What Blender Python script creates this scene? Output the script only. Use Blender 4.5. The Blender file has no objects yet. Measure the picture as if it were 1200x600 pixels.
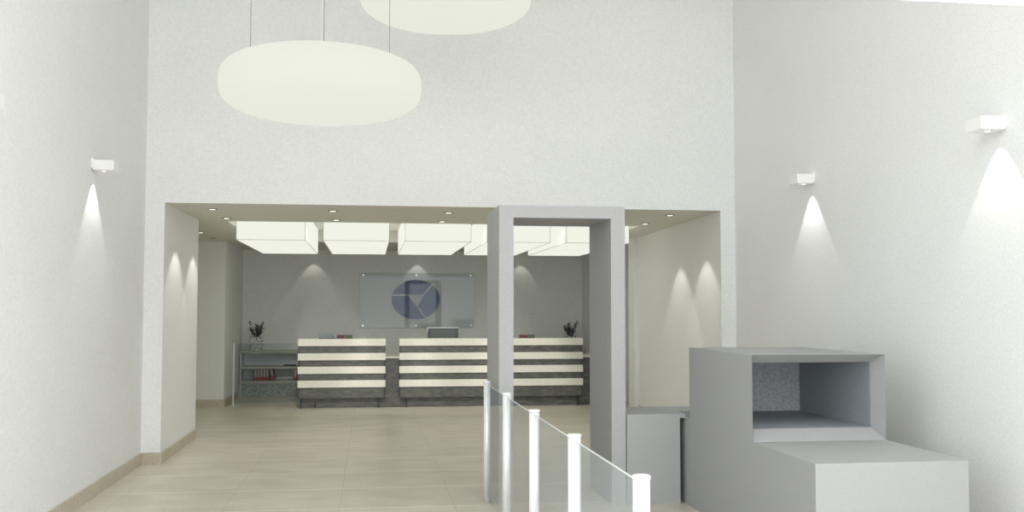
import bpy, math, random
from mathutils import Vector, Matrix
random.seed(7)
C = bpy.context.scene.collection
R = math.radians

# ------------------------------------------------------------------ helpers
class MB:
    """collects simple shapes, in room coordinates, for ONE mesh"""
    def __init__(s): s.v = []; s.f = []; s.sm = []
    def add(s, vs, fs, smooth=False):
        n = len(s.v); s.v += [tuple(p) for p in vs]
        s.f += [tuple(i + n for i in f) for f in fs]; s.sm += [smooth] * len(fs); return s
    def box(s, x0, x1, y0, y1, z0, z1):
        return s.add([(x0,y0,z0),(x1,y0,z0),(x1,y1,z0),(x0,y1,z0),(x0,y0,z1),(x1,y0,z1),(x1,y1,z1),(x0,y1,z1)],
                     [(0,3,2,1),(4,5,6,7),(0,1,5,4),(1,2,6,5),(2,3,7,6),(3,0,4,7)])
    def prism(s, poly, z0, z1):           # counter-clockwise outline in x, y
        n = len(poly)
        return s.add([(x,y,z0) for x,y in poly] + [(x,y,z1) for x,y in poly],
                     [tuple(range(n))[::-1], tuple(range(n, 2*n))] + [(i,(i+1)%n,n+(i+1)%n,n+i) for i in range(n)])
    def extrude_x(s, prof, x0, x1):       # outline in y, z
        n = len(prof)
        return s.add([(x0,y,z) for y,z in prof] + [(x1,y,z) for y,z in prof],
                     [tuple(range(n))[::-1], tuple(range(n, 2*n))] + [(i,(i+1)%n,n+(i+1)%n,n+i) for i in range(n)])
    def tube(s, a, b, r, seg=12, r2=None):
        a, b = Vector(a), Vector(b); d = (b - a).normalized(); r2 = r if r2 is None else r2
        u = d.orthogonal().normalized(); w = d.cross(u)
        vs = [a + (u*math.cos(t) + w*math.sin(t))*r for t in [2*math.pi*i/seg for i in range(seg)]]
        vs += [b + (u*math.cos(t) + w*math.sin(t))*r2 for t in [2*math.pi*i/seg for i in range(seg)]]
        s.add(vs, [(i,(i+1)%seg,seg+(i+1)%seg,seg+i) for i in range(seg)], True)
        n = len(s.v) - 2*seg
        s.f += [tuple(n+i for i in range(seg))[::-1], tuple(n+seg+i for i in range(seg))]; s.sm += [False, False]
        return s
    def lathe(s, cx, cy, prof, seg=48):   # prof: (radius, z) from the bottom up; closes on the axis where radius is 0
        rings = []
        vs = []
        for r, z in prof:
            if r <= 1e-6: rings.append([len(vs)]); vs.append((cx, cy, z))
            else:
                rings.append(list(range(len(vs), len(vs)+seg)))
                vs += [(cx + r*math.cos(2*math.pi*i/seg), cy + r*math.sin(2*math.pi*i/seg), z) for i in range(seg)]
        fs = []
        for A, B in zip(rings, rings[1:]):
            for i in range(seg):
                j = (i+1) % seg
                if len(A) == 1: fs.append((A[0], B[j], B[i]))
                elif len(B) == 1: fs.append((A[i], A[j], B[0]))
                else: fs.append((A[i], A[j], B[j], B[i]))
        return s.add(vs, fs, True)

def obj(name, mb, mat, parent=None, origin=None, bevel=0):
    o_ = Vector(parent['_base']) if parent is not None else Vector(origin or (0, 0, 0))
    me = bpy.data.meshes.new(name)
    me.from_pydata([tuple(Vector(p) - o_) for p in mb.v], [], mb.f)
    me.polygons.foreach_set('use_smooth', mb.sm); me.update()
    me.materials.append(mat)
    o = bpy.data.objects.new(name, me); C.objects.link(o)
    if parent is not None: o.parent = parent
    else: o.location = o_
    o['_base'] = tuple(o_)
    if bevel:
        b = o.modifiers.new('bevel', 'BEVEL'); b.width = bevel; b.segments = 2; b.limit_method = 'ANGLE'
    return o
def thing(name, label, cat, loc=(0,0,0), group=None):
    o = bpy.data.objects.new(name, None); C.objects.link(o); o.location = loc
    o.empty_display_size = .1
    o['label'] = label; o['category'] = cat; o['_base'] = tuple(loc)
    if group: o['group'] = group
    return o
def tag(o, label, cat, group=None):
    o['label'] = label; o['category'] = cat
    if group: o['group'] = group
    return o
def struct(name, mb, mat, bevel=0):
    o = obj(name, mb, mat, bevel=bevel); o['kind'] = 'structure'; return o
def copy_thing(root, loc, label, rz=0):
    def cp(o, parent):
        c = o.copy(); C.objects.link(c); c.parent = parent
        for ch in [x for x in bpy.data.objects if x.parent == o]: cp(ch, c)
        return c
    r = cp(root, None); r.location = loc; r.rotation_euler = (0, 0, rz); r['label'] = label
    return r

# ------------------------------------------------------------------ materials
def lin(c):
    return tuple((x/255/12.92 if x/255 <= .04045 else ((x/255+.055)/1.055)**2.4) for x in c) + (1,)
def nodes(name):
    m = bpy.data.materials.new(name); m.use_nodes = True
    nt = m.node_tree; return m, nt, nt.nodes['Principled BSDF']
def plain(name, col, rough=.5, metal=0, spec=.5):
    m, nt, b = nodes(name)
    b.inputs['Base Color'].default_value = (*col, 1); b.inputs['Roughness'].default_value = rough
    b.inputs['Metallic'].default_value = metal; b.inputs['Specular IOR Level'].default_value = spec
    return m
def grain(name, a, b_, scale=60, rough=.7, bump=.1, lo=.3, hi=.7, detail=4, stretch=(1,1,1), spec=.3, blotch=0):
    """two tones of one surface mixed by noise, with a matching bump"""
    m, nt, b = nodes(name); N = nt.nodes.new; L = nt.links.new
    tc = N('ShaderNodeTexCoord'); mp = N('ShaderNodeMapping'); mp.inputs['Scale'].default_value = stretch
    nz = N('ShaderNodeTexNoise'); nz.inputs['Scale'].default_value = scale; nz.inputs['Detail'].default_value = detail
    rp = N('ShaderNodeValToRGB'); rp.color_ramp.elements[0].position = lo; rp.color_ramp.elements[1].position = hi
    rp.color_ramp.elements[0].color = (*a, 1); rp.color_ramp.elements[1].color = (*b_, 1)
    L(tc.outputs['Object'], mp.inputs['Vector']); L(mp.outputs[0], nz.inputs['Vector']); L(nz.outputs['Fac'], rp.inputs['Fac'])
    out = rp.outputs['Color']
    if blotch:
        n2 = N('ShaderNodeTexNoise'); n2.inputs['Scale'].default_value = 1.3; n2.inputs['Detail'].default_value = 3
        L(tc.outputs['Object'], n2.inputs['Vector'])
        mr = N('ShaderNodeMapRange'); mr.inputs['From Min'].default_value = .3; mr.inputs['From Max'].default_value = .7
        mr.inputs['To Min'].default_value = 1 - blotch; mr.inputs['To Max'].default_value = 1
        L(n2.outputs['Fac'], mr.inputs['Value'])
        mx = N('ShaderNodeMix'); mx.data_type = 'RGBA'; mx.blend_type = 'MULTIPLY'; mx.inputs['Factor'].default_value = 1
        L(out, mx.inputs['A']); L(mr.outputs[0], mx.inputs['B']); out = mx.outputs['Result']
    L(out, b.inputs['Base Color'])
    if bump:
        bp = N('ShaderNodeBump'); bp.inputs['Strength'].default_value = bump; bp.inputs['Distance'].default_value = .004
        L(nz.outputs['Fac'], bp.inputs['Height']); L(bp.outputs[0], b.inputs['Normal'])
    b.inputs['Roughness'].default_value = rough; b.inputs['Specular IOR Level'].default_value = spec
    return m
def emis(name, col, s):
    m, nt, b = nodes(name)
    b.inputs['Base Color'].default_value = (.6,.6,.58,1); b.inputs['Emission Color'].default_value = (*col, 1)
    b.inputs['Emission Strength'].default_value = s; b.inputs['Specular IOR Level'].default_value = 0
    b.inputs['Base Color'].default_value = (.05,.05,.05,1)
    return m
def pane(name, tint, gloss=.1, body=0.0, bodycol=(.5,.55,.6)):
    """clear sheet glass: tinted see-through, a little body colour, sharp fresnel reflection"""
    m = bpy.data.materials.new(name); m.use_nodes = True; nt = m.node_tree; nt.nodes.clear(); N = nt.nodes.new; L = nt.links.new
    o = N('ShaderNodeOutputMaterial'); tr = N('ShaderNodeBsdfTransparent'); tr.inputs[0].default_value = (*tint, 1)
    df = N('ShaderNodeBsdfDiffuse'); df.inputs[0].default_value = (*bodycol, 1)
    gl = N('ShaderNodeBsdfGlossy'); gl.inputs['Roughness'].default_value = .02
    m1 = N('ShaderNodeMixShader'); m1.inputs[0].default_value = body
    lw_ = N('ShaderNodeLayerWeight'); lw_.inputs['Blend'].default_value = .5; ge = N('ShaderNodeNewGeometry')
    pw = N('ShaderNodeMath'); pw.operation = 'POWER'; pw.inputs[1].default_value = 5; L(lw_.outputs['Facing'], pw.inputs[0])
    ma = N('ShaderNodeMath'); ma.operation = 'MULTIPLY_ADD'; ma.inputs[1].default_value = .9; ma.inputs[2].default_value = gloss; L(pw.outputs[0], ma.inputs[0])
    inv = N('ShaderNodeMath'); inv.operation = 'SUBTRACT'; inv.inputs[0].default_value = 1; L(ge.outputs['Backfacing'], inv.inputs[1])
    ad = N('ShaderNodeMath'); ad.operation = 'MULTIPLY'; ad.use_clamp = True; L(ma.outputs[0], ad.inputs[0]); L(inv.outputs[0], ad.inputs[1])
    m2 = N('ShaderNodeMixShader')
    L(tr.outputs[0], m1.inputs[1]); L(df.outputs[0], m1.inputs[2]); L(ad.outputs[0], m2.inputs[0])
    L(m1.outputs[0], m2.inputs[1]); L(gl.outputs[0], m2.inputs[2]); L(m2.outputs[0], o.inputs[0])
    return m

WALL = grain('white_plaster', (.79,.80,.80), (.86,.87,.875), 55, .8, .18, .35, .65, blotch=.03)
PORT = grain('rough_white_plaster', (.80,.81,.805), (.88,.89,.885), 60, .8, .16, .35, .7, blotch=.03)
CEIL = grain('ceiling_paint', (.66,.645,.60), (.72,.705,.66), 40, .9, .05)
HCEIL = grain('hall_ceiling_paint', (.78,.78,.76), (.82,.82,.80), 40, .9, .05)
GREY = grain('grey_plaster', (.75,.765,.75), (.83,.845,.83), 45, .85, .25, .35, .65, blotch=.04)
SKIRT = grain('skirting_tile', (.50,.45,.35), (.60,.55,.45), 25, .35, 0, blotch=.08)
DET = grain('grey_lacquer', (.37,.37,.38), (.43,.43,.44), 70, .6, .1)
SCAN = grain('scanner_paint', (.36,.365,.367), (.385,.39,.392), 90, .6, .03)
SCANIN = grain('scanner_tunnel_lining', (.30,.33,.35), (.36,.39,.41), 60, .6, .05)
CURT = grain('scanner_curtain_rubber', (.36,.38,.40), (.60,.62,.64), 45, .7, .2)
DARK = grain('dark_veined_stone', (.075,.08,.08), (.155,.15,.13), 9, .4, .05, .36, .74, 12, (1,1,3), spec=.5)
DARKLINE = plain('dark_metal_and_gap_shade', (.04,.045,.045), .5)
CREAM = grain('cream_stone', (.76,.73,.66), (.86,.84,.78), 45, .5, .05, .3, .7)
SHELF = grain('shelf_board', (.48,.46,.41), (.58,.56,.50), 50, .6, .05)
BASEM = grain('speckled_base_panel', (.22,.23,.22), (.52,.53,.51), 30, .7, .1)
SHELFIN = grain('shelf_carcass', (.78,.81,.81), (.86,.88,.88), 50, .7, .05)
FLUO = emis('lamp_diffuser', (.855,.875,.765), .91)
BOXM = emis('light_box_diffuser', (.855,.875,.765), 1.0)
LENS = emis('spot_lens', (1,.98,.9), 3)
SEAM = plain('light_box_seam', (.36,.36,.32), .6)
WHITE = plain('white_sconce_metal', (.86,.86,.85), .5)
TRIMW = plain('downlight_ring', (.16,.15,.13), .4)
STEEL = plain('brushed_steel', (.88,.89,.90), .35, .35)
CHROME = plain('polished_steel', (.75,.77,.78), .2, 1)
CABLE = plain('cable_grey', (.30,.30,.30), .6)
CORD = plain('cord_white', (.8,.8,.78), .6)
GLASS = pane('rail_glass', (.93,.95,.96), .05, .13, (.66,.73,.79))
GATEG = pane('gate_glass', (.88,.90,.90), .0, .03)
LOGOG = pane('sign_glass', (.96,.975,.985), .028, .14, (.50,.55,.59))
BLUE = grain('sign_blue', (.035,.085,.27), (.045,.10,.31), 20, .4, 0)
SIGNGREY = plain('sign_grey', (.60,.62,.62), .4)
STUD = plain('chrome_stud', (.95,.95,.95), .1, 1)
RED = plain('binder_red', (.30,.045,.035), .5)
PAPER = plain('paper_label', (.42,.40,.38), .7)
MAROON = plain('maroon_cover', (.11,.035,.045), .6)
GREEN = plain('green_cover', (.075,.10,.05), .6)
SLATE = plain('slate_folder', (.06,.07,.075), .5)
LEAF = grain('dusky_leaf', (.06,.065,.065), (.12,.12,.13), 30, .6, 0)
STEM = plain('twig', (.06,.05,.045), .8)
POTM = grain('speckled_pot', (.22,.22,.22), (.88,.88,.86), 42, .7, .2, .40, .58)
SOIL = grain('soil', (.03,.025,.02), (.06,.05,.04), 80, .9, .3)
MON = plain('monitor_shell', (.08,.088,.095), .45)
MONIN = plain('monitor_back_panel', (.115,.125,.13), .45)
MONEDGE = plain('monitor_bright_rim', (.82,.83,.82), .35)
ACRY = pane('smoky_acrylic', (.75,.8,.82), .04, .2, (.3,.35,.38))

def floor_mat():
    m, nt, b = nodes('beige_stone_tiles'); N = nt.nodes.new; L = nt.links.new
    tc = N('ShaderNodeTexCoord'); sx = N('ShaderNodeSeparateXYZ'); L(tc.outputs['Object'], sx.inputs[0])
    T = .921
    def math_(op, a, v=None, w=None):
        n = N('ShaderNodeMath'); n.operation = op
        if hasattr(a, 'links'): L(a, n.inputs[0])
        else: n.inputs[0].default_value = a
        for k, q in ((1, v), (2, w)):
            if q is None: continue
            if hasattr(q, 'links'): L(q, n.inputs[k])
            else: n.inputs[k].default_value = q
        return n.outputs[0]
    def line(s, off, w):
        u = math_('DIVIDE', math_('SUBTRACT', s, off), T)
        fr = math_('FRACT', u); d = math_('MINIMUM', fr, math_('SUBTRACT', 1.0, fr))
        return math_('LESS_THAN', d, w/2/T), math_('FLOOR', u)
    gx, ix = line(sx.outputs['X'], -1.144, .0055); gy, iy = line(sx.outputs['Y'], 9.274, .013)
    cv = N('ShaderNodeCombineXYZ'); L(ix, cv.inputs[0]); L(iy, cv.inputs[1])
    wn = N('ShaderNodeTexWhiteNoise'); L(cv.outputs[0], wn.inputs['Vector'])
    mp = N('ShaderNodeMapping'); mp.inputs['Scale'].default_value = (1.2, 1.9, 1); L(tc.outputs['Object'], mp.inputs['Vector'])
    n1 = N('ShaderNodeTexNoise'); n1.inputs['Scale'].default_value = 1.6; n1.inputs['Detail'].default_value = 6; L(mp.outputs[0], n1.inputs['Vector'])
    n2 = N('ShaderNodeTexNoise'); n2.inputs['Scale'].default_value = 40; n2.inputs['Detail'].default_value = 3; L(tc.outputs['Object'], n2.inputs['Vector'])
    f = math_('ADD', math_('MULTIPLY', n1.outputs['Fac'], .6), math_('MULTIPLY', n2.outputs['Fac'], .4))
    rp = N('ShaderNodeValToRGB'); rp.color_ramp.elements[0].position = .35; rp.color_ramp.elements[1].position = .65
    rp.color_ramp.elements[0].color = (.54,.49,.40,1); rp.color_ramp.elements[1].color = (.70,.66,.57,1); L(f, rp.inputs['Fac'])
    val = math_('MULTIPLY_ADD', wn.outputs['Value'], .06, .97)
    mx = N('ShaderNodeMix'); mx.data_type = 'RGBA'; mx.blend_type = 'MULTIPLY'; mx.inputs['Factor'].default_value = 1
    L(rp.outputs['Color'], mx.inputs['A']); L(val, mx.inputs['B'])
    m1 = N('ShaderNodeMix'); m1.data_type = 'RGBA'; L(gx, m1.inputs['Factor']); L(mx.outputs['Result'], m1.inputs['A']); m1.inputs['B'].default_value = (.47,.44,.37,1)
    m2 = N('ShaderNodeMix'); m2.data_type = 'RGBA'; L(gy, m2.inputs['Factor']); L(m1.outputs['Result'], m2.inputs['A']); m2.inputs['B'].default_value = (.95,.93,.88,1)  # cross joints coloured near-white to imitate highlights on the tile bevels
    L(m2.outputs['Result'], b.inputs['Base Color'])
    b.inputs['Roughness'].default_value = .32; b.inputs['Specular IOR Level'].default_value = .35
    return m
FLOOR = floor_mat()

# ------------------------------------------------------------------ room
WL, WR, XL, XR = -2.316, 4.075, -2.121, 3.905
YP, YJ, YB = 10.975, 13.1, 19.55
ZP, ZH = 2.705, 5.4
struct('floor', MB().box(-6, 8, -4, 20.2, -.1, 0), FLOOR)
struct('wall_left', MB().box(WL-.2, WL, 3.365, YP, 0, ZH), WALL)
struct('wall_right', MB().box(WR, WR+.2, 3.365, YP, 0, ZH), WALL)
struct('wall_portal', MB().box(-4.4, XL, YP, YJ, 0, ZP).prism([(XR,YP),(6.2,YP),(6.2,15.7),(4.15,15.7)], 0, ZP)
       .box(-4.4, 6.2, YP, YP+.3, ZP+.002, ZH), PORT)
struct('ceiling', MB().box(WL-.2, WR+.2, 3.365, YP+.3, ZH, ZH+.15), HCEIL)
CX0, CX1, CY0, CY1, CZ = -1.79, 3.57, 13.2, 17.0, 2.875
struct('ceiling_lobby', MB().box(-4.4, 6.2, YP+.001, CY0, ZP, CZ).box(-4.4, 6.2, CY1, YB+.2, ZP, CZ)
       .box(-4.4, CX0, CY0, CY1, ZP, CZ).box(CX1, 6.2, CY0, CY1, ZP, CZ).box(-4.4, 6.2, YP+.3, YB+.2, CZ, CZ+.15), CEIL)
struct('wall_back', MB().box(-2.35, 4.13, YB, YB+.2, 0, ZP), GREY)
struct('wall_recess_left', MB().box(-4.4, -4.2, YJ, 17.2, 0, ZP).box(-4.4, -2.345, 17.2, YB+.2, 0, ZP), GREY)
struct('wall_recess_right', MB().box(6.0, 6.2, 15.7, 17.2, 0, ZP).box(4.12, 6.2, 17.2, YB+.2, 0, ZP), GREY)
struct('trim_1', MB().box(4.06, 4.14, 15.35, 15.7, .0, ZP), WALL)
struct('trim_2', MB().box(WL-.2, WR+.2, 3.10, 3.365, ZP+.025, 3.12), HCEIL)   # beam over the entrance
o = obj('added_glow_strip', MB().box(WL, WR, 3.14, 3.36, ZP, ZP+.025), emis('added_strip_glow', (1,1,.98), 2.6), origin=(.88,3.25,ZP))  # added glowing strip, makes the beam's underside white and lifts the right wall
tag(o, 'added glowing white strip whitening the underside of the entrance beam, top right corner of the picture', 'added glow strip')
H = .12; t = .015
struct('baseboard_left', MB().box(WL, WL+t, 3.365, YP-t, 0, H), SKIRT)
struct('baseboard_portal', MB().box(WL, XL+t, YP-t, YP, 0, H).box(XL, XL+t, YP, YJ, 0, H), SKIRT)
struct('baseboard_recess', MB().box(-4.2, -2.345+t, 17.2-t, 17.2, 0, H).box(-2.345, -2.345+t, 17.2, 19.05, 0, H), SKIRT)
struct('baseboard_right', MB().box(WR-t, WR, 3.365, YP-t, 0, H).box(XR+.0, WR, YP-t, YP, 0, H)
       .prism([(XR-t,YP-t),(XR,YP-t),(4.15,15.7),(4.15-t,15.7)], 0, H), SKIRT)

# ------------------------------------------------------------------ lights
def spot(loc, power, half=37, blend=.35, rad=.012, col=(1,.98,.9), rot=(0,0,0)):
    l = bpy.data.lights.new('spot_lamp', 'SPOT'); l.energy = power; l.spot_size = R(2*half); l.spot_blend = blend
    l.shadow_soft_size = rad; l.color = col
    o = bpy.data.objects.new('spot_lamp', l); C.objects.link(o); o.location = loc; o.rotation_euler = rot
    return o

w = bpy.data.worlds.new('daylight'); bpy.context.scene.world = w; w.use_nodes = True
w.node_tree.nodes['Background'].inputs[0].default_value = (.96, .985, 1, 1)
w.node_tree.nodes['Background'].inputs[1].default_value = 3.3

# wall sconces: a flat white box throwing a narrow beam down the wall
def sconce(side, y, label):
    x = WL if side < 0 else WR; s = -side
    t_ = thing('wall_sconce', label, 'wall light', (x, y, 2.76), 'box sconces on the hall walls')
    xa, xb = sorted((x, x + s*.02)); 
    b = MB(); X0, X1 = sorted((x + s*.018, x + s*.185)); b.box(X0, X1, y-.09, y+.09, 2.76, 2.845)
    obj('shade', b, WHITE, t_, bevel=.004)
    obj('wall_plate', MB().box(xa, xb, y-.07, y+.07, 2.775, 2.86), WHITE, t_)
    obj('lens', MB().tube((x+s*.085, y, 2.7585), (x+s*.085, y, 2.7605), .016, 16), LENS, t_)
    spot((x + s*.085, y, 2.752), 15, 38, .2, .006)
sconce(-1, 8.95, 'white box sconce on the left wall, beside the portal corner')
sconce(-1, 6.19, 'white box sconce cut off by the left edge of the picture')
sconce(1, 8.95, 'smaller, farther white box sconce on the right wall, nearer the portal')
sconce(1, 6.10, 'larger, nearest white box sconce at the right edge of the picture')

# recessed downlights
def downlight(x, y, label, on=True, power=24, half=39):
    t_ = thing('downlight', label, 'downlight', (x, y, ZP), 'recessed downlights in the low ceiling')
    b = MB(); b.lathe(x, y, [(.036, ZP-.002), (.036, ZP-.007), (.058, ZP-.005), (.060, ZP), (.036, ZP)], 24)
    obj('trim_ring', b, TRIMW, t_)
    obj('lens', MB().tube((x, y, ZP-.006), (x, y, ZP-.0005), .036, 20), LENS if on else DARKLINE, t_)
    if on: spot((x, y, ZP-.012), power, half, .25, .015)
DL = [(-1.734, 11.61, 'lit downlight in the front row, nearest the left jamb'), (-.417, 11.62, 'lit downlight in the front row, second from the left jamb'),
      (.892, 11.63, 'lit downlight in the front row, just left of the detector frame'), (3.498, 11.57, 'lit downlight in the front row, nearest the right jamb'),
      (-1.734, 12.74, 'lit downlight in the rear row, nearest the left jamb'), (-.416, 12.79, 'lit downlight in the rear row above the leftmost-but-one light box'),
      (.902, 12.83, 'lit downlight in the rear row, left of the detector frame over the third light box'), (3.53, 12.78, 'lit downlight in the rear row, nearest the right jamb'),
      (-2.43, 15.2, 'lit downlight in the ceiling of the left recess')]
for x, y, lb in DL: downlight(x, y, lb, power=24 if abs(x) > 1.7 and x > -2 else 8, half=41)
downlight(-2.43, 16.41, 'unlit dark downlight in the left recess ceiling', False)
downlight(-1.045, YB-.17, 'downlight close to the back wall behind the first light box', power=4, half=35)
downlight(.905, YB-.17, 'downlight close to the back wall above the glass sign', power=4, half=35)
downlight(2.90, YB-.17, 'downlight close to the back wall above the right desk', power=4, half=35)

# glowing ceiling boxes
BZ = 2.487
bxs = [(-1.70,-.832), (-.60,.252), (.458,1.328), (1.545,2.392), (2.615,3.478)]
bl = ['glowing cream ceiling light box, leftmost of the five', 'glowing cream ceiling light box, second from the left above the left desk',
      'glowing cream ceiling light box above the glass sign', 'glowing cream ceiling light box half hidden by the left leg of the detector frame',
      'glowing cream ceiling light box seen through the detector frame, rightmost of five']
for (x0, x1), lb in zip(bxs, bl):
    y0, y1 = 13.4, 16.75
    t_ = thing('light_box', lb, 'ceiling light', ((x0+x1)/2, (y0+y1)/2, CZ), 'glowing light boxes over the reception')
    obj('diffuser', MB().box(x0, x1, y0, y1, BZ, CZ), BOXM, t_)
    f = MB(); e = .0022; q = .003
    for xx in (x0, x1): f.box(xx-e, xx+e, y0-e, y1+e, BZ-q, BZ+e); f.box(xx-e, xx+e, y0-q, y0+e, BZ, CZ)
    f.box(x0, x1, y0-q, y0+e, BZ-e, BZ+e)
    obj('edge_frame', f, SEAM, t_)

# added fill lamps, tilted and unseen between the boxes, brightening the desk fronts
for x, lb in ((-.716, 'between the first and second light boxes'), (.355, 'between the second and third light boxes'), (1.437, 'between the third and fourth light boxes'), (2.503, 'between the fourth and fifth light boxes')):
    t_ = thing('added_fill_spot', 'small added unseen fill lamp ' + lb, 'added_fill_spot', (x, 13.3, CZ), 'added unseen fill lamps for the desk fronts')
    dv = Vector((0, 3.4, -1.95)).normalized(); c = Vector((x, 13.3, CZ-.075))
    obj('mount', MB().tube((x, 13.3, CZ), (x, 13.3, CZ-.05), .012, 10), WHITE, t_)
    obj('shade', MB().tube(c - dv*.045, c + dv*.04, .032, 16), WHITE, t_)
    spot(c + dv*.05, 165, 26, 1, .03, rot=dv.to_track_quat('-Z', 'Y').to_euler())

# round pendants
def pendant(cx, cy, cz, Rr, c, n, label, tilt=0):
    t_ = thing('pendant_lamp', label, 'pendant lamp', (cx, cy, cz), 'round glowing pendants in the hall')
    prof = []
    K = 24
    for i in range(K+1):
        a = -math.pi/2 + math.pi*i/K
        r = Rr*abs(math.cos(a))**(2/n); z = c*math.copysign(abs(math.sin(a))**(2/n), math.sin(a))
        prof.append((r if 0 < i < K else 0, cz + z))
    d = obj('diffuser', MB().lathe(cx, cy, prof, 72), FLUO, t_)
    for k in range(3):
        a = R(34 + 120*k)
        px, py = cx + .6*Rr/.73*math.cos(a), cy + .6*Rr/.73*math.sin(a)
        obj('suspension_cable', MB().tube((px, py, cz + c*.75), (px, py, ZH-.01), .0028, 8), CABLE, t_)
    obj('power_cord', MB().tube((cx, cy, cz + c*.9), (cx, cy, ZH-.01), .0022, 8), CORD, t_)
    obj('ceiling_rose', MB().lathe(cx, cy, [(0, ZH-.03), (.05, ZH-.03), (.06, ZH-.02), (.06, ZH), (0, ZH)], 24), WHITE, t_)
pendant(-.36, 7.5, 3.228, .732, .236, 2.9, 'round glowing pendant, the lower one, fully in view')
pendant(.64, 8.75, 4.32, .745, .225, 2.9, 'round glowing pendant, the upper one cut by the top of the picture')

# ------------------------------------------------------------------ walk-through detector
t_ = thing('walk_through_detector', 'grey walk-through security detector frame before the portal', 'security gate', (1.57, 8.63, 0))
dL, dR, dA, dB, dZ, lw = 1.044, 2.096, 8.214, 9.044, 2.447, .119
obj('side_panel', MB().box(dL, dL+lw, dA, dB, 0, dZ-.1), DET, t_)
obj('side_panel', MB().box(dR-lw, dR, dA, dB, 0, dZ-.1), DET, t_)
obj('header', MB().box(dL, dR, dA, dB, dZ-.1, dZ), DET, t_)

# ------------------------------------------------------------------ baggage scanner
mL, mR, m0, m1, m2, mt, mz = 2.598, 3.565, 5.718, 6.699, 8.086, 1.285, .693
t_ = thing('baggage_scanner', 'grey baggage x-ray scanner with open tunnel mouth, by the right wall', 'x-ray scanner', ((mL+mR)/2, 7, 0))
obj('base', MB().box(mL, mR, m0, 8.39, 0, mz), SCAN, t_)
b = MB()
r_, wd, tp, bt = .13, .046, .06, .073
out = [(mL,m1,mz),(mR,m1,mz),(mR,m1,mt),(mL,m1,mt)]
inn = [(mL+wd,m1+r_,mz+bt),(mR-wd,m1+r_,mz+bt),(mR-wd,m1+r_,mt-tp),(mL+wd,m1+r_,mt-tp)]
far = [(mL,m2,mz),(mR,m2,mz),(mR,m2,mt),(mL,m2,mt)]
fin = [(p[0],m2-.04,p[2]) for p in inn]
v = out + inn + far
b.add(v, [(0,1,5,4),(1,2,6,5),(2,3,7,6),(3,0,4,7),(3,2,10,11),(0,3,11,8),(2,1,9,10),(1,0,8,9),(8,11,10,9)])
obj('hood', b, SCAN, t_)
obj('tunnel_lining', MB().add(inn + fin, [(0,1,5,4),(1,2,6,5),(2,3,7,6),(3,0,4,7)]), SCANIN, t_)
obj('curtain', MB().box(mL+wd, mR-wd, m2-.06, m2-.04, mz+bt, mt-tp), CURT, t_)
o = obj('inspection_table', MB().prism([(2.102,8.20),(2.552,8.20),(2.552,8.40),(3.60,8.40),(3.60,8.84),(2.102,8.84)], 0, .70).prism([(2.102,8.20),(2.596,8.20),(2.596,8.41),(3.60,8.41),(3.60,8.84),(2.102,8.84)], .70, .733), SCAN)
tag(o, 'low grey block table behind the scanner, beside the detector frame', 'table')

# ------------------------------------------------------------------ glass railing
t_ = thing('glass_railing', 'glass railing with five round steel posts beside the detector', 'railing', (.98, 6, 0))
ys = [8.47, 7.26, 6.037, 4.837, 3.62]; rx = .98
for y in ys:
    p = obj('post', MB().lathe(rx, y, [(0,0),(.031,0),(.031,.985),(0,.985)], 32), STEEL, t_)
    p['_base'] = t_['_base']
    obj('post_cap', MB().lathe(rx, y, [(0,.985),(.034,.985),(.034,.996),(.030,1.0),(0,1.0)], 32), STEEL, p)
for a, c in zip(ys, ys[1:]):
    g = obj('glass_panel', MB().box(rx-.004, rx+.004, c+.034, a-.034, .06, .968), GLASS, t_)
    g['_base'] = t_['_base']
    obj('top_edge', MB().box(rx-.004, rx+.004, c+.034, a-.034, .968, .972), plain('polished_glass_edge', (.60,.63,.63), .3), g)

# ------------------------------------------------------------------ reception
o = thing('low_counter', 'low dark counter with pale worktop running behind the striped desks', 'counter', (1.48, 17.2, 0))
obj('front_panel', MB().box(-.84, 3.84, 16.80, 17.45, 0, .792), DARK, o)
obj('worktop', MB().box(-.86, 3.86, 16.796, 17.48, .792, .823), CREAM, o, bevel=.003)
def desk(x0, x1, label, legx, plinth=None):
    t_ = thing('reception_desk', label, 'reception desk', ((x0+x1)/2, 16.85, 0), 'striped reception desks')
    prof = [(16.70,.163),(16.79,.163),(16.79,.86),(17.06,.86),(17.06,1.106),(16.70,1.106)]
    obj('body', MB().extrude_x(prof, x0+.02, x1-.02), DARK, t_)
    for z0, z1 in ((1.0,1.112), (.772,.885), (.556,.671), (.336,.449)):
        b = MB().box(x0, x1, 16.668, 16.70, z0, z1)
        if z0 == 1.0: b.box(x0, x1, 16.70, 17.07, 1.106, 1.112).box(x0, x0+.02, 16.70, 17.06, z0, 1.106).box(x1-.02, x1, 16.70, 17.06, z0, 1.106)
        obj('band', b, CREAM, t_)
    for xx in (x0+.006, x1-.018):
        obj('gap_shade_strip', MB().box(xx, xx+.012, 16.69, 16.79, .163, 1.0), DARKLINE, t_)  # near-black strip stands for the shade in the gap at the desk ends
    if plinth: obj('plinth', MB().box(plinth[0], plinth[1], 16.80, 17.0, 0, .163), DARK, t_)
    for xx in legx:
        obj('leg', MB().box(xx, xx+.02, 16.71, 16.79, 0, .163), DARKLINE, t_)
desk(-1.128, .267, 'shorter striped cream and dark reception desk on the left', (-1.085, .15), (-1.10, -.862))
desk(.488, 3.528, 'longer striped cream and dark reception desk behind the detector frame', (.6, 3.45))

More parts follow.
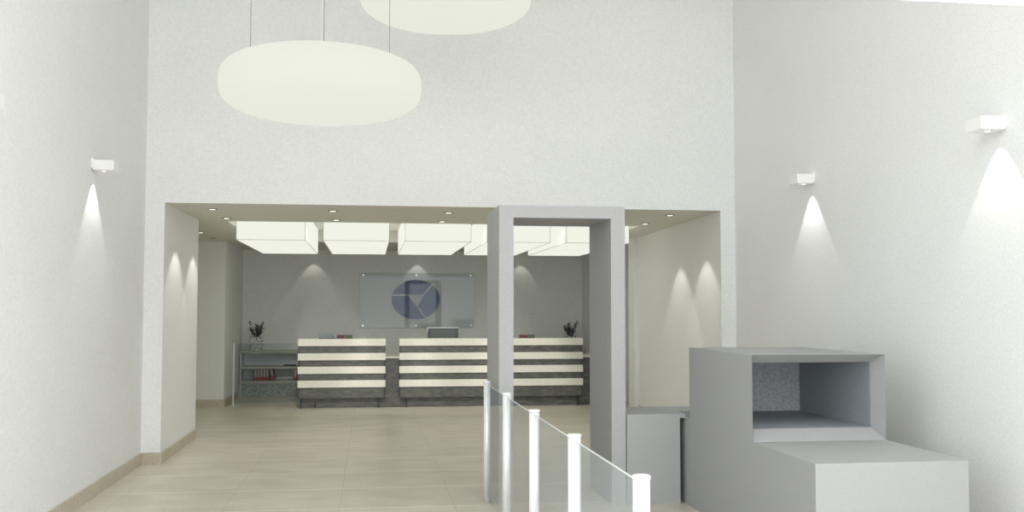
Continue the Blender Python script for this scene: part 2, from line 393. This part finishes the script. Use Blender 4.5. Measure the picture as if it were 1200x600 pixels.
# monitor seen from behind
t_ = thing('monitor', 'dark desktop monitor seen from behind above the right desk', 'monitor', (1.25, 17.38, .823))
obj('shell', MB().box(.985, 1.508, 17.37, 17.40, .93, 1.275), MON, t_)
obj('back_panel', MB().box(1.04, 1.45, 17.355, 17.37, .96, 1.245), MONIN, t_)
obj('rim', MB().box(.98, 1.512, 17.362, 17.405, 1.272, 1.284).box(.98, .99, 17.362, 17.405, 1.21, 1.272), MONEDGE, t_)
obj('stand', MB().box(1.21, 1.28, 17.35, 17.37, .83, 1.0).box(1.14, 1.35, 17.27, 17.44, .823, .835), MON, t_)

# things on the desk tops
zt = 1.112
def book(x0, x1, h, mat, label, grp):
    t_ = thing('book', label, 'book', ((x0+x1)/2, 16.96, zt), grp)
    obj('cover', MB().box(x0, x1, 16.87, 17.05, zt, zt+.004).box(x0, x1, 16.87, 17.05, zt+h-.004, zt+h).box(x0, x1, 16.87, 16.874, zt+.004, zt+h-.004), mat, t_)
    obj('pages', MB().box(x0+.003, x1-.003, 16.874, 17.046, zt+.004, zt+h-.004), PAPER, t_)
book(-.523, -.400, .058, MAROON, 'dark red book on the left desk, right of the clear tray', 'books on the left desk')
book(-.396, -.270, .058, GREEN, 'dark green book on the left desk beside the red one', 'books on the left desk')
book(2.497, 2.618, .052, MAROON, 'dark red book on the right desk, seen through the detector frame', 'books on the right desk')
book(2.622, 2.745, .052, GREEN, 'dark green book on the right desk, seen through the detector frame', 'books on the right desk')
t_ = thing('desk_tray', 'smoky clear leaflet tray on the left desk', 'tray', (-.68, 16.96, zt))
obj('tray_shell', MB().box(-.81, -.56, 17.03, 17.036, zt, 1.20).box(-.81, -.804, 16.88, 17.03, zt, 1.20).box(-.566, -.56, 16.88, 17.03, zt, 1.19), ACRY, t_)
obj('tray_base', MB().box(-.815, -.555, 16.87, 17.036, zt, zt+.014), SLATE, t_)
obj('leaflet', MB().box(-.78, -.59, 16.95, 16.975, zt+.014, 1.19), plain('leaflet_grey', (.26,.28,.29), .6), t_)

# shelving
def shelves(x0, x1, label):
    t_ = thing('shelf_unit', label, 'shelves', ((x0+x1)/2, 19.3, 0), 'low wall shelves behind the reception')
    y0, y1 = 19.08, YB-.005
    obj('back_panel', MB().box(x0+.02, x1-.02, y1-.02, y1, .25, .79), SHELFIN, t_)
    for z0, z1 in ((.79,.832), (.505,.542), (.245,.285)):
        obj('shelf', MB().box(x0, x1, y0, y1 if z0 > .7 else y1-.02, z0, z1), SHELF, t_)
    for xx in (x0, x1-.02): obj('side_panel', MB().box(xx, xx+.02, y0+.01, y1, 0, .79), SHELFIN, t_)
    obj('base_cabinet', MB().box(x0+.02, x1-.02, y0+.03, y1-.02, 0, .245), BASEM, t_)
    return t_
shelves(-2.325, -.86, 'low grey shelf unit with binders, left of the striped desks')
shelves(2.95, 4.11, 'low grey shelf unit behind the right desk, mostly hidden')
def binder(x, z, tilt, label, h=.222, wd=.05):
    t_ = thing('binder', label, 'binder', (x, 19.2, z), 'red binders on the bottom shelf')
    b = MB().box(x, x+wd, 19.12, 19.38, z, z+h)
    obj('cover', b, RED, t_, bevel=.003)
    obj('spine_label', MB().box(x+.008, x+wd-.008, 19.116, 19.12, z+.07, z+h-.012), PAPER, t_)
    t_.rotation_euler = (0, R(tilt), 0)
    return t_
x = -2.072
lbs = ['red binder with pale label, first from the left on the shelf', 'red binder with pale label, second from the left on the shelf',
       'red binder with pale label, third from the left on the shelf', 'red binder with pale label, fourth from the left on the shelf',
       'red binder with pale label, fifth from the left, last upright one in the row']
for lb in lbs: binder(x, .285, 0, lb); x += .053
binder(x+.003, .285, 0, 'red binder leaning against the upright row').rotation_euler = (0, 0, 0)
lean = [o for o in C.objects if o.get('label') == 'red binder leaning against the upright row'][0]
lean.rotation_euler = (0, R(-14), 0); lean.location.x += .055; lean.location.z += .0125
binder(-1.36, .285, 0, 'single red binder on the bottom shelf, half hidden by the desk edge')
o = obj('folder', MB().box(-1.56, -1.34, 19.12, 19.36, .542, .558).box(-1.55, -1.345, 19.13, 19.35, .558, .572), SLATE, origin=(-1.45,19.24,.542), bevel=.002)
tag(o, 'dark flat folder lying on the middle shelf', 'folder')

def plant(x, y, z, label, seed):
    rnd = random.Random(seed)
    t_ = thing('potted_plant', label, 'plant', (x, y, z), 'small potted plants on the shelves')
    w0, w1, h = .085, .105, .25
    b = MB(); b.add([(x-w0,y-w0,z),(x+w0,y-w0,z),(x+w0,y+w0,z),(x-w0,y+w0,z),(x-w1,y-w1,z+h),(x+w1,y-w1,z+h),(x+w1,y+w1,z+h),(x-w1,y+w1,z+h),
                     (x-w1+.012,y-w1+.012,z+h),(x+w1-.012,y-w1+.012,z+h),(x+w1-.012,y+w1-.012,z+h),(x-w1+.012,y+w1-.012,z+h),
                     (x-w1+.014,y-w1+.014,z+h-.02),(x+w1-.014,y-w1+.014,z+h-.02),(x+w1-.014,y+w1-.014,z+h-.02),(x-w1+.014,y+w1-.014,z+h-.02)],
                    [(0,3,2,1),(0,1,5,4),(1,2,6,5),(2,3,7,6),(3,0,4,7),(4,5,9,8),(5,6,10,9),(6,7,11,10),(7,4,8,11),
                     (8,9,13,12),(9,10,14,13),(10,11,15,14),(11,8,12,15)])
    obj('pot', b, POTM, t_)
    obj('soil', MB().box(x-w1+.014, x+w1-.014, y-w1+.014, y+w1-.014, z+h-.035, z+h-.018), SOIL, t_)
    st, lf = MB(), MB()
    for k in range(20):
        a = rnd.uniform(0, 6.28); sp = rnd.uniform(.02, .155); top = Vector((x+sp*math.cos(a), y+sp*math.sin(a), z+h+rnd.uniform(.12,.29)))
        base = Vector((x+.25*sp*math.cos(a), y+.25*sp*math.sin(a), z+h-.02))
        st.tube(base, top, .004, 5, .002)
        for j in range(8):
            f = rnd.uniform(.3, 1.05); c = base.lerp(top, f)
            d = Vector((rnd.uniform(-1,1), rnd.uniform(-1,1), rnd.uniform(-.3,.9))).normalized()
            s = d.orthogonal().normalized(); s.rotate(Matrix.Rotation(rnd.uniform(0,3.1), 3, d)); n = d.cross(s)
            Ln, W = rnd.uniform(.03,.05), rnd.uniform(.012,.018)
            lf.add([c, c+d*Ln*.5+s*W, c+d*Ln-n*.006, c+d*Ln*.5-s*W, c+d*Ln*.5+n*.006], [(0,1,4),(1,2,4),(2,3,4),(3,0,4)])
    obj('stems', st, STEM, t_); obj('foliage', lf, LEAF, t_)
plant(-2.045, 19.28, .832, 'small dark-leaved plant in a speckled square pot on the left shelf', 3)
plant(3.84, 19.28, .832, 'small dark-leaved plant rising above the right end of the long desk', 8)

# glass gate
t_ = thing('glass_gate', 'glass gate with a slim steel post, left of the short desk', 'gate', (-2.215, 17.37, 0))
obj('post', MB().lathe(-2.215, 17.37, [(0,0),(.03,0),(.03,.008),(.012,.012),(.012,1.028),(0,1.03)], 20), STEEL, t_)
obj('glass_leaf', MB().box(-2.19, -.87, 17.366, 17.376, .05, 1.02), GATEG, t_)
for z in (.2, .6): obj('hinge_plate', MB().box(-.885, -.865, 17.35, 17.39, z, z+.1), CHROME, t_)

# ------------------------------------------------------------------ glass sign
sx0, sx1, sz0, sz1, sy = -.178, 1.985, 1.236, 2.28, YB-.06
t_ = thing('glass_sign', 'grey glass wall sign with a blue oval emblem behind the desks', 'sign', (.9, sy, 1.76))
obj('glass_plate', MB().box(sx0, sx1, sy, sy+.012, sz0, sz1), LOGOG, t_)
for X in (sx0+.06, .885, sx1-.06):
    for Z in (sz0+.045, sz1-.04):
        obj('stud', MB().tube((X, sy-.014, Z), (X, YB, Z), .010, 14), STUD, t_)
cx, cz, ea, eb = .877, 1.777, .459, .375
def E(px, py):       # emblem drawing units -> room (473,332 is the oval's centre; 155 by 127 its half axes)
    return (cx + (px-473)/155*ea, cz - (py-332)/127*eb)
n = 96
ring = [(cx + ea*math.cos(2*math.pi*i/n), cz + eb*math.sin(2*math.pi*i/n)) for i in range(n)]
def slab(poly, y0, y1):
    k = len(poly); b = MB()
    b.add([(x,y0,z) for x,z in poly] + [(x,y1,z) for x,z in poly], [tuple(range(k)), tuple(range(k,2*k))[::-1]] + [(i,k+i,k+(i+1)%k,(i+1)%k) for i in range(k)])
    return b
em = obj('emblem', slab(ring, sy+.0130, sy+.0165), BLUE, t_); em['_base'] = t_['_base']
def bar(p, q, w_):
    a, c = Vector(E(*p)), Vector(E(*q)); d = (c-a).normalized(); nn = Vector((-d.y, d.x))*w_/2
    return [tuple(a-nn), tuple(c-nn), tuple(c+nn), tuple(a+nn)]
mk = MB()
for pl in ([E(418,301), E(527,300), E(483,380)], bar((320,304),(430,303),.024), bar((518,306),(577,238),.024), bar((478,365),(533,447),.024)):
    k = len(pl)
    y0, y1 = sy+.0122, sy+.0128
    mk.add([(x,y0,z) for x,z in pl] + [(x,y1,z) for x,z in pl], [tuple(range(k)), tuple(range(k,2*k))[::-1]] + [(i,k+i,k+(i+1)%k,(i+1)%k) for i in range(k)])
obj('emblem_mark', mk, SIGNGREY, em)

# ------------------------------------------------------------------ camera
cam = bpy.data.cameras.new('camera'); co = bpy.data.objects.new('camera', cam); C.objects.link(co)
cam.sensor_width = 36; cam.lens = 1192.3/1200*36; cam.clip_start = .05
yw, pt, rl = R(7.971), R(2.974), R(.038)
fw = Vector((math.sin(yw)*math.cos(pt), math.cos(yw)*math.cos(pt), math.sin(pt)))
rt = Vector((math.cos(yw), -math.sin(yw), 0)); up = rt.cross(fw)
rt2 = rt*math.cos(rl) + up*math.sin(rl)*1; up2 = up*math.cos(rl) - rt*math.sin(rl)
M = Matrix((rt2, up2, -fw)).transposed().to_4x4(); M.translation = (0, 0, 1.6)
co.matrix_world = M
bpy.context.scene.camera = co
for o in bpy.data.objects:
    if '_base' in o.keys(): del o['_base']
vs = bpy.context.scene.view_settings
vs.view_transform = 'Standard'; vs.look = 'None'; vs.gamma = 1; vs.use_curve_mapping = False; vs.exposure = 0
bpy.context.scene.cycles.max_bounces = 16; bpy.context.scene.cycles.diffuse_bounces = 8; bpy.context.scene.cycles.transparent_max_bounces = 16
